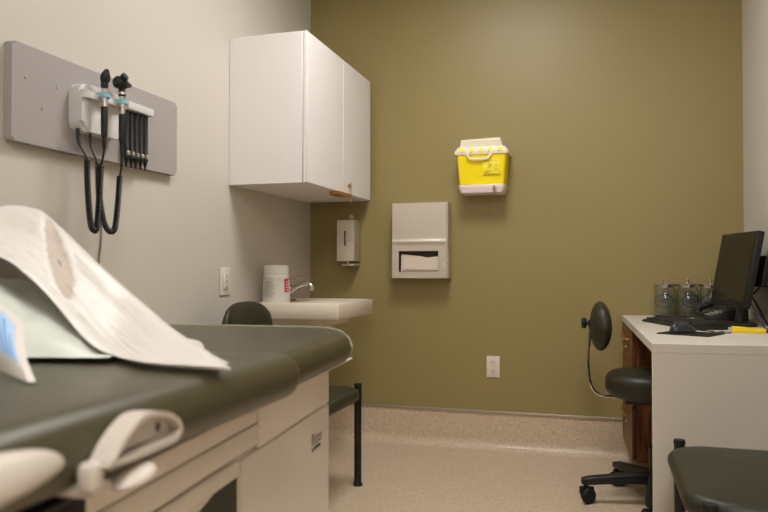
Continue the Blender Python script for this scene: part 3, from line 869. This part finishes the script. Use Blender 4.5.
# ------------------------------------------------------------------ desk
dt = .738
ds = thing('desk', 'white desk with waterfall side panel along the right wall', 'desk', (0, 0, 0))
put('desk_top', prism([(.165, 2.467), (.69, 2.507), (.69, 3.914), (.118, 3.914)], 2, dt-.03, dt, .0015, 1), 'desk', ds)
put('side_panel', prism([(.166, 2.468), (.688, 2.508), (.688, 2.538), (.166, 2.498)], 2, 0, dt-.03, .001, 1), 'desk', ds)
put('back_rail', box((.655, 2.545, .45), (.69, 3.9, dt-.03)), 'desk', ds)
pdl = thing('drawer_pedestal', 'walnut drawer pedestal hung under the far end of the desk', 'drawer unit', (.1445, 3.45, .10), R(3.4))
pw, pz = .45, dt-.03-.1
put('carcass', box((.02, 0, 0), (.5, pw, pz-.001), .002, 1), 'wood', pdl)
for z0, z1 in ((.012, .245), (.25, .425), (.43, pz-.008)):
    dwr = put('drawer', box((0, .004, z0), (.019, pw-.004, z1), .002, 1), 'wood', pdl)
    zc = z1-.055
    put('handle', tube(smooth_path([(0, .12, zc), (-.012, .122, zc), (-.017, .14, zc), (-.017, .31, zc), (-.012, .328, zc), (0, .33, zc)], 4), .0055, 8), 'brass', dwr)
    bm = lathe([(0, 0), (.008, 0), (.008, .008), (0, .009)], 14, Matrix.Translation((0, .225, z1-.1)) @ Matrix.Rotation(-PI/2, 4, 'Y'))
    add_box(bm, (-.022, .219, z1-.128), (-.019, .231, z1-.098), .001, 1)
    put('lock', bm, 'silver', dwr)

# ------------------------------------------------------------------ task chair
CX, CY = .225, 3.19
tc = thing('task_chair', 'armless rolling task chair with dark green seat tucked under the desk', 'chair', (CX, CY, 0))
out = [(.2*math.copysign(abs(math.cos(2*PI*k/56))**.85, math.cos(2*PI*k/56)), .185*math.copysign(abs(math.sin(2*PI*k/56))**.85, math.sin(2*PI*k/56))) for k in range(56)]
put('seat', pad(out, .445, .548, .042, .01, 7), 'chair_vinyl', tc, ang=60)
put('seat_plate', box((-.12, -.1, .425), (.12, .1, .446), .005), 'black_plastic', tc)
bm = bmesh.new(); rings = []
n = 16
for k in range(n+1):
    u = -1+2*k/n
    yy = u*.15; hh = .1*(1-abs(u)**2.6)**.5+.004; th = .04*(1-abs(u)**4)**.5+.003
    xx = -.218+.02*(-u*u)*-1
    rings.append([(xx+th*math.cos(a), yy, .735+hh*math.sin(a)) for a in [2*PI*q/28 for q in range(28)]])
add_loft(bm, rings)
put('backrest', bm, 'chair_vinyl', tc, ang=70)
bm = bmesh.new()
P = smooth_path([(-.05, 0, .436), (-.16, 0, .438), (-.225, 0, .446), (-.258, 0, .49), (-.268, 0, .58), (-.262, 0, .68), (-.258, 0, .76)], 8)
rings = []
for i, p in enumerate(P):
    T = (P[min(i+1, len(P)-1)]-P[max(i-1, 0)]).normalized(); Nn = Vector((0, 1, 0)).cross(T)
    rings.append([p+Vector((0, 1, 0))*(.014*math.cos(a))+Nn*(.0065*math.sin(a)) for a in [2*PI*q/12 for q in range(12)]])
add_loft(bm, rings)
put('back_bar', bm, 'chrome', tc)
bm = lathe([(0, 0), (.01, 0), (.01, .014), (.02, .016), (.024, .026), (.02, .036), (0, .038)], 18, Matrix.Translation((-.258, 0, .745)) @ Matrix.Rotation(-PI/2, 4, 'Y'))
put('adjust_knob', bm, 'black_plastic', tc)
put('gas_column', lathe([(0, .1), (.028, .1), (.028, .24), (.016, .242), (.016, .428), (0, .428)], 20), 'black_metal', tc)
put('hub', lathe([(0, .075), (.04, .075), (.045, .085), (.042, .11), (.03, .125), (0, .125)], 24), 'black_plastic', tc)
for a in (190, 121, 262, 46, 334):
    ca, sa = math.cos(R(a)), math.sin(R(a))
    bm = bmesh.new(); rings = []
    for d, z, w, h in ((.025, .112, .026, .024), (.1, .108, .023, .021), (.2, .1, .021, .018), (.28, .092, .02, .016), (.3, .09, .015, .012)):
        rings.append([(ca*d-sa*yy, sa*d+ca*yy, z+zz) for yy, zz in rrect(w*2, h*2, .007, 3)])
    add_loft(bm, rings)
    lg = put('base_leg', bm, 'black_plastic', tc)
    bm = bmesh.new()
    px, py = ca*.285, sa*.285
    add_tube(bm, [(px, py, .055), (px, py, .085)], .008, 10)
    for o in (-.015, .015):
        add_lathe(bm, [(0, -.011), (.028, -.011), (.033, -.005), (.033, .005), (.028, .011), (0, .011)], 22,
                  Matrix.Translation((px-ca*.012-sa*o, py-sa*.012+ca*o, .0332)) @ Matrix.Rotation(R(a)+.5, 4, 'Z') @ Matrix.Rotation(PI/2, 4, 'X'))
    add_box(bm, (-.036, -.008, .036), (.024, .008, .068), .005, 2, Matrix.Translation((px, py, 0)) @ Matrix.Rotation(R(a), 4, 'Z'))
    put('caster', bm, 'rubber', lg)

# ------------------------------------------------------------------ desk-top things
def jar(loc, label, printed=True):
    t = thing('glass_jar', label, 'jar', loc, 0, 'glass jars at the back of the desk')
    r, h = .0505, .148
    put('jar_glass', lathe([(0, 0), (r-.004, 0), (r, .004), (r, h-.012), (r-.006, h-.004), (r-.006, h), (r-.0085, h), (r-.0085, h-.006), (r-.003, h-.014), (r-.003, .008), (r-.007, .005), (0, .005)], 40), 'glass', t)
    l = put('lid', lathe([(0, h-.002), (r-.009, h-.002), (r-.009, h+.001), (r+.001, h+.001), (r+.002, h+.004), (r+.002, h+.014), (r-.002, h+.018), (.012, h+.02), (0, h+.02)], 40), 'lid', t)
    put('lid_knob', lathe([(0, h+.02), (.007, h+.02), (.006, h+.027), (.0115, h+.032), (.011, h+.039), (0, h+.041)], 18), 'lid', l)
    bm = bmesh.new()
    a0 = R(-100)
    def on(u, v): a = a0+u/r; return ((r+.0012)*math.cos(a), (r+.0012)*math.sin(a), .08+v)
    add_tube(bm, [on(.05*math.cos(2*PI*k/40), .03*math.sin(2*PI*k/40)) for k in range(40)], .0022, 6, True)
    for u0, u1, v in ((-.03, .03, .0), (-.018, .02, .009), (-.02, .018, -.009)):
        add_tube(bm, [on(u0+(u1-u0)*k/8, v) for k in range(9)], .0016 if v else .0024, 6)
    put('oval_print', bm, 'jar_blue', t)
    return t
jz = dt
j0 = jar((.318, 3.84, jz), 'glass jar with oval blue print, leftmost of the three jars')
copy_tree(j0, (.424, 3.845, jz), R(30), 'glass jar standing in the middle of the three jars')
copy_tree(j0, (.53, 3.845, jz), R(0), 'glass jar nearest the monitor of the three jars')

# keyboard
ky = thing('keyboard', 'black keyboard lying askew on the white desk', 'keyboard', (.338, 3.27, dt), R(-70))
bm = prism([(-.075, 0), (.075, 0), (.075, .022), (.05, .024), (-.06, .014), (-.075, .008)], 0, -.23, .23, .003, 2)
put('keyboard_base', bm, 'black_plastic', ky)
bm = bmesh.new()
for r_ in range(5):
    y0 = -.058+r_*.0225
    z = .0145+(y0+.06)*.09
    nn = 15 if r_ else 9
    for k in range(nn):
        w = .44/nn
        x0 = -.22+k*w
        add_box(bm, (x0+.001, y0, z-.002), (x0+w-.001, y0+.0195, z+.006), .0015, 1)
put('keys', bm, 'keycap', ky, smooth=False)
mp_ = tag(put('mouse_pad', prism([(x, y) for x, y in rrect(.19, .17, .012)], 2, .0002, .003), 'rubber', None, (.325, 2.86, dt), (0, 0, R(-28))),
          'dark mouse pad on the white desk beside the keyboard', 'mouse pad')
mo = thing('computer_mouse', 'dark computer mouse on the mouse pad', 'mouse', (.3, 2.89, dt+.003), R(-50))
bm = bmesh.new(); bmesh.ops.create_uvsphere(bm, u_segments=28, v_segments=16, radius=1.)
for v in bm.verts:
    z = v.co.z
    v.co = Vector((v.co.x*.032*(1+.1*v.co.y), v.co.y*.058, (.036 if z > 0 else .004)*z*(1-.18*v.co.y)+.004))
put('mouse_body', bm, 'mouse_top', mo)
put('scroll_wheel', lathe([(0, -.004), (.009, -.004), (.01, 0), (.009, .004), (0, .004)], 16, Matrix.Translation((0, .034, .027)) @ Matrix.Rotation(PI/2, 4, 'Y')), 'rubber', mo)
put('mouse_cord', tube(smooth_path([(0, .057, .008), (.01, .09, .004), (.035, .125, .001), (.07, .14, .001), (.1, .13, .001)], 6), .002, 8), 'rubber', mo)
tag(put('loose_cable', tube(smooth_path([(.405, 2.97, dt+.003), (.425, 2.935, dt+.003), (.45, 2.955, dt+.003), (.452, 2.91, dt+.003), (.475, 2.935, dt+.003)], 6), .0028, 8), 'grey_cord'),
    'short pale cable curled on the desk beside the mouse pad', 'cable')

# yellow marker
mk = thing('yellow_marker', 'chunky yellow marker with dark red end on the desk', 'marker', (.545, 2.965, dt), R(2))
put('marker_body', prism([(-.066, 0), (.05, 0), (.05, .016), (-.03, .022), (-.066, .024)], 1, -.011, .011, .003, 2), 'marker', mk)
c_ = put('cap', lathe([(0, 0), (.0095, 0), (.0095, .03), (.007, .034), (0, .034)], 16, Matrix.Translation((.05, 0, .0098)) @ Matrix.Rotation(PI/2, 4, 'Y')), 'dark_red', mk)
c_['label'] = 'dark red end'

# monitor
MY, MT = R(11.6), R(10.8)
mw, mh = .385, .325
mn = thing('computer_monitor', 'black computer monitor turned sideways on the white desk', 'monitor', (.572, 3.44, dt), 0)
mc = Vector((-.012, 0, .237))
u = Vector((-math.sin(MY), math.cos(MY), 0)); nr = Vector((-math.cos(MY), -math.sin(MY), 0))
vv = Vector((0, 0, 1))*math.cos(MT)-nr*math.sin(MT); nn_ = u.cross(vv)
if nn_.dot(nr) < 0: nn_ = -nn_
MM = Matrix(((u.x, vv.x, nn_.x, mc.x), (u.y, vv.y, nn_.y, mc.y), (u.z, vv.z, nn_.z, mc.z), (0, 0, 0, 1)))
bm = bmesh.new(); add_box(bm, (-mw/2, -mh/2, -.03), (mw/2, mh/2, 0), .005, 2, MM)
hs = put('housing', bm, 'black_plastic', mn)
bm = bmesh.new(); add_box(bm, (-mw/2+.014, -mh/2+.028, -.002), (mw/2-.014, mh/2-.014, .0012), 0, 2, MM)
put('screen', bm, 'black_gloss', mn)
bm = bmesh.new(); add_box(bm, (-.12, -.11, -.062), (.12, .09, -.03), .01, 2, MM)
add_box(bm, (-.05, -.06, -.085), (.05, .06, -.06), .006, 2, MM)
put('rear_cover', bm, 'black_plastic', mn)
bm = bmesh.new()
add_tube(bm, smooth_path([(.0, -.09, .012), (.01, -.085, .08), (.026, -.05, .16), (.03, -.01, .23)], 5), .02, 12)
put('stand_neck', bm, 'black_plastic', mn)
put('stand_base', prism([(x, y) for x, y in rrect(.17, .19, .04, 6, -.03, -.11)], 2, .0003, .014, .003, 2), 'black_plastic', mn)
bm = bmesh.new(); add_box(bm, (-.165, -.06, -.09), (-.03, .07, -.0625), .004, 2, MM)
put('rear_box', bm, 'black_plastic', mn)

# desk phone
ph = thing('desk_phone', 'black desk phone with grey keys below the monitor', 'phone', (.535, 3.59, dt), R(-78))
put('phone_base', prism([(-.09, 0), (.09, 0), (.09, .062), (.06, .066), (-.09, .022)], 0, -.085, .085, .004, 2), 'black_plastic', ph)
bm = bmesh.new()
for i in range(3):
    for j in range(4):
        y = -.062+j*.022; z = .022+(y+.09)*.2933
        add_box(bm, (-.008+i*.026, y-.007, z-.002), (.012+i*.026, y+.008, z+.0055), .001, 1)
put('keypad', bm, 'phone_key', ph, smooth=False)
bm = bmesh.new()
P = smooth_path([(-.055, -.085, .05), (-.055, -.06, .062), (-.055, 0, .083), (-.055, .06, .099), (-.055, .085, .1)], 5)
add_tube(bm, P, [.021]*4+[.014]*(len(P)-8)+[.021]*4, 12)
put('handset', bm, 'black_plastic', ph)

# cables behind the monitor
tag(put('monitor_cable', tube(smooth_path([(.645, 3.44, dt+.13), (.662, 3.36, dt+.17), (.674, 3.25, dt+.16), (.68, 3.15, dt+.165), (.682, 2.98, dt+.17)], 6), .0035, 8), 'black_plastic'),
    'black cable arching from the back of the monitor to the wall', 'cable')
tag(put('power_cable', tube(smooth_path([(.635, 3.43, dt+.12), (.655, 3.36, dt+.06), (.662, 3.28, dt+.015), (.655, 3.16, dt+.005), (.64, 3.06, dt+.005), (.655, 2.96, dt+.005)], 6), .004, 8), 'rubber'),
    'black cable lying on the desk behind the monitor', 'cable')
tag(put('network_cable', tube(smooth_path([(.605, 3.30, dt+.10), (.62, 3.24, dt+.05), (.632, 3.18, dt+.012), (.62, 3.1, dt+.004), (.632, 3.03, dt+.004)], 6), .003, 8), 'blue_cord'),
    'dark blue cable hanging down beside the monitor stand', 'cable')

# ------------------------------------------------------------------ camera, light, view
cd = bpy.data.cameras.new('camera'); co = bpy.data.objects.new('camera', cd); COL.objects.link(co)
cd.sensor_width = 36; cd.lens = 36*720/768
yaw = math.atan(214/720); pitch = math.atan(12/720)
co.location = (0, 0, .98); co.rotation_euler = (PI/2+pitch, 0, yaw)
cd.clip_start = .02
cd.dof.use_dof = True; cd.dof.focus_distance = 3.3; cd.dof.aperture_fstop = 4.5
SC.camera = co
w = bpy.data.worlds.new('world'); SC.world = w; w.use_nodes = True
w.node_tree.nodes['Background'].inputs[0].default_value = (.8, .8, .8, 1)
w.node_tree.nodes['Background'].inputs[1].default_value = .02
SC.view_settings.view_transform = 'Standard'; SC.view_settings.look = 'None'
SC.view_settings.gamma = 1; SC.view_settings.use_curve_mapping = False
SC.view_settings.exposure = 0.
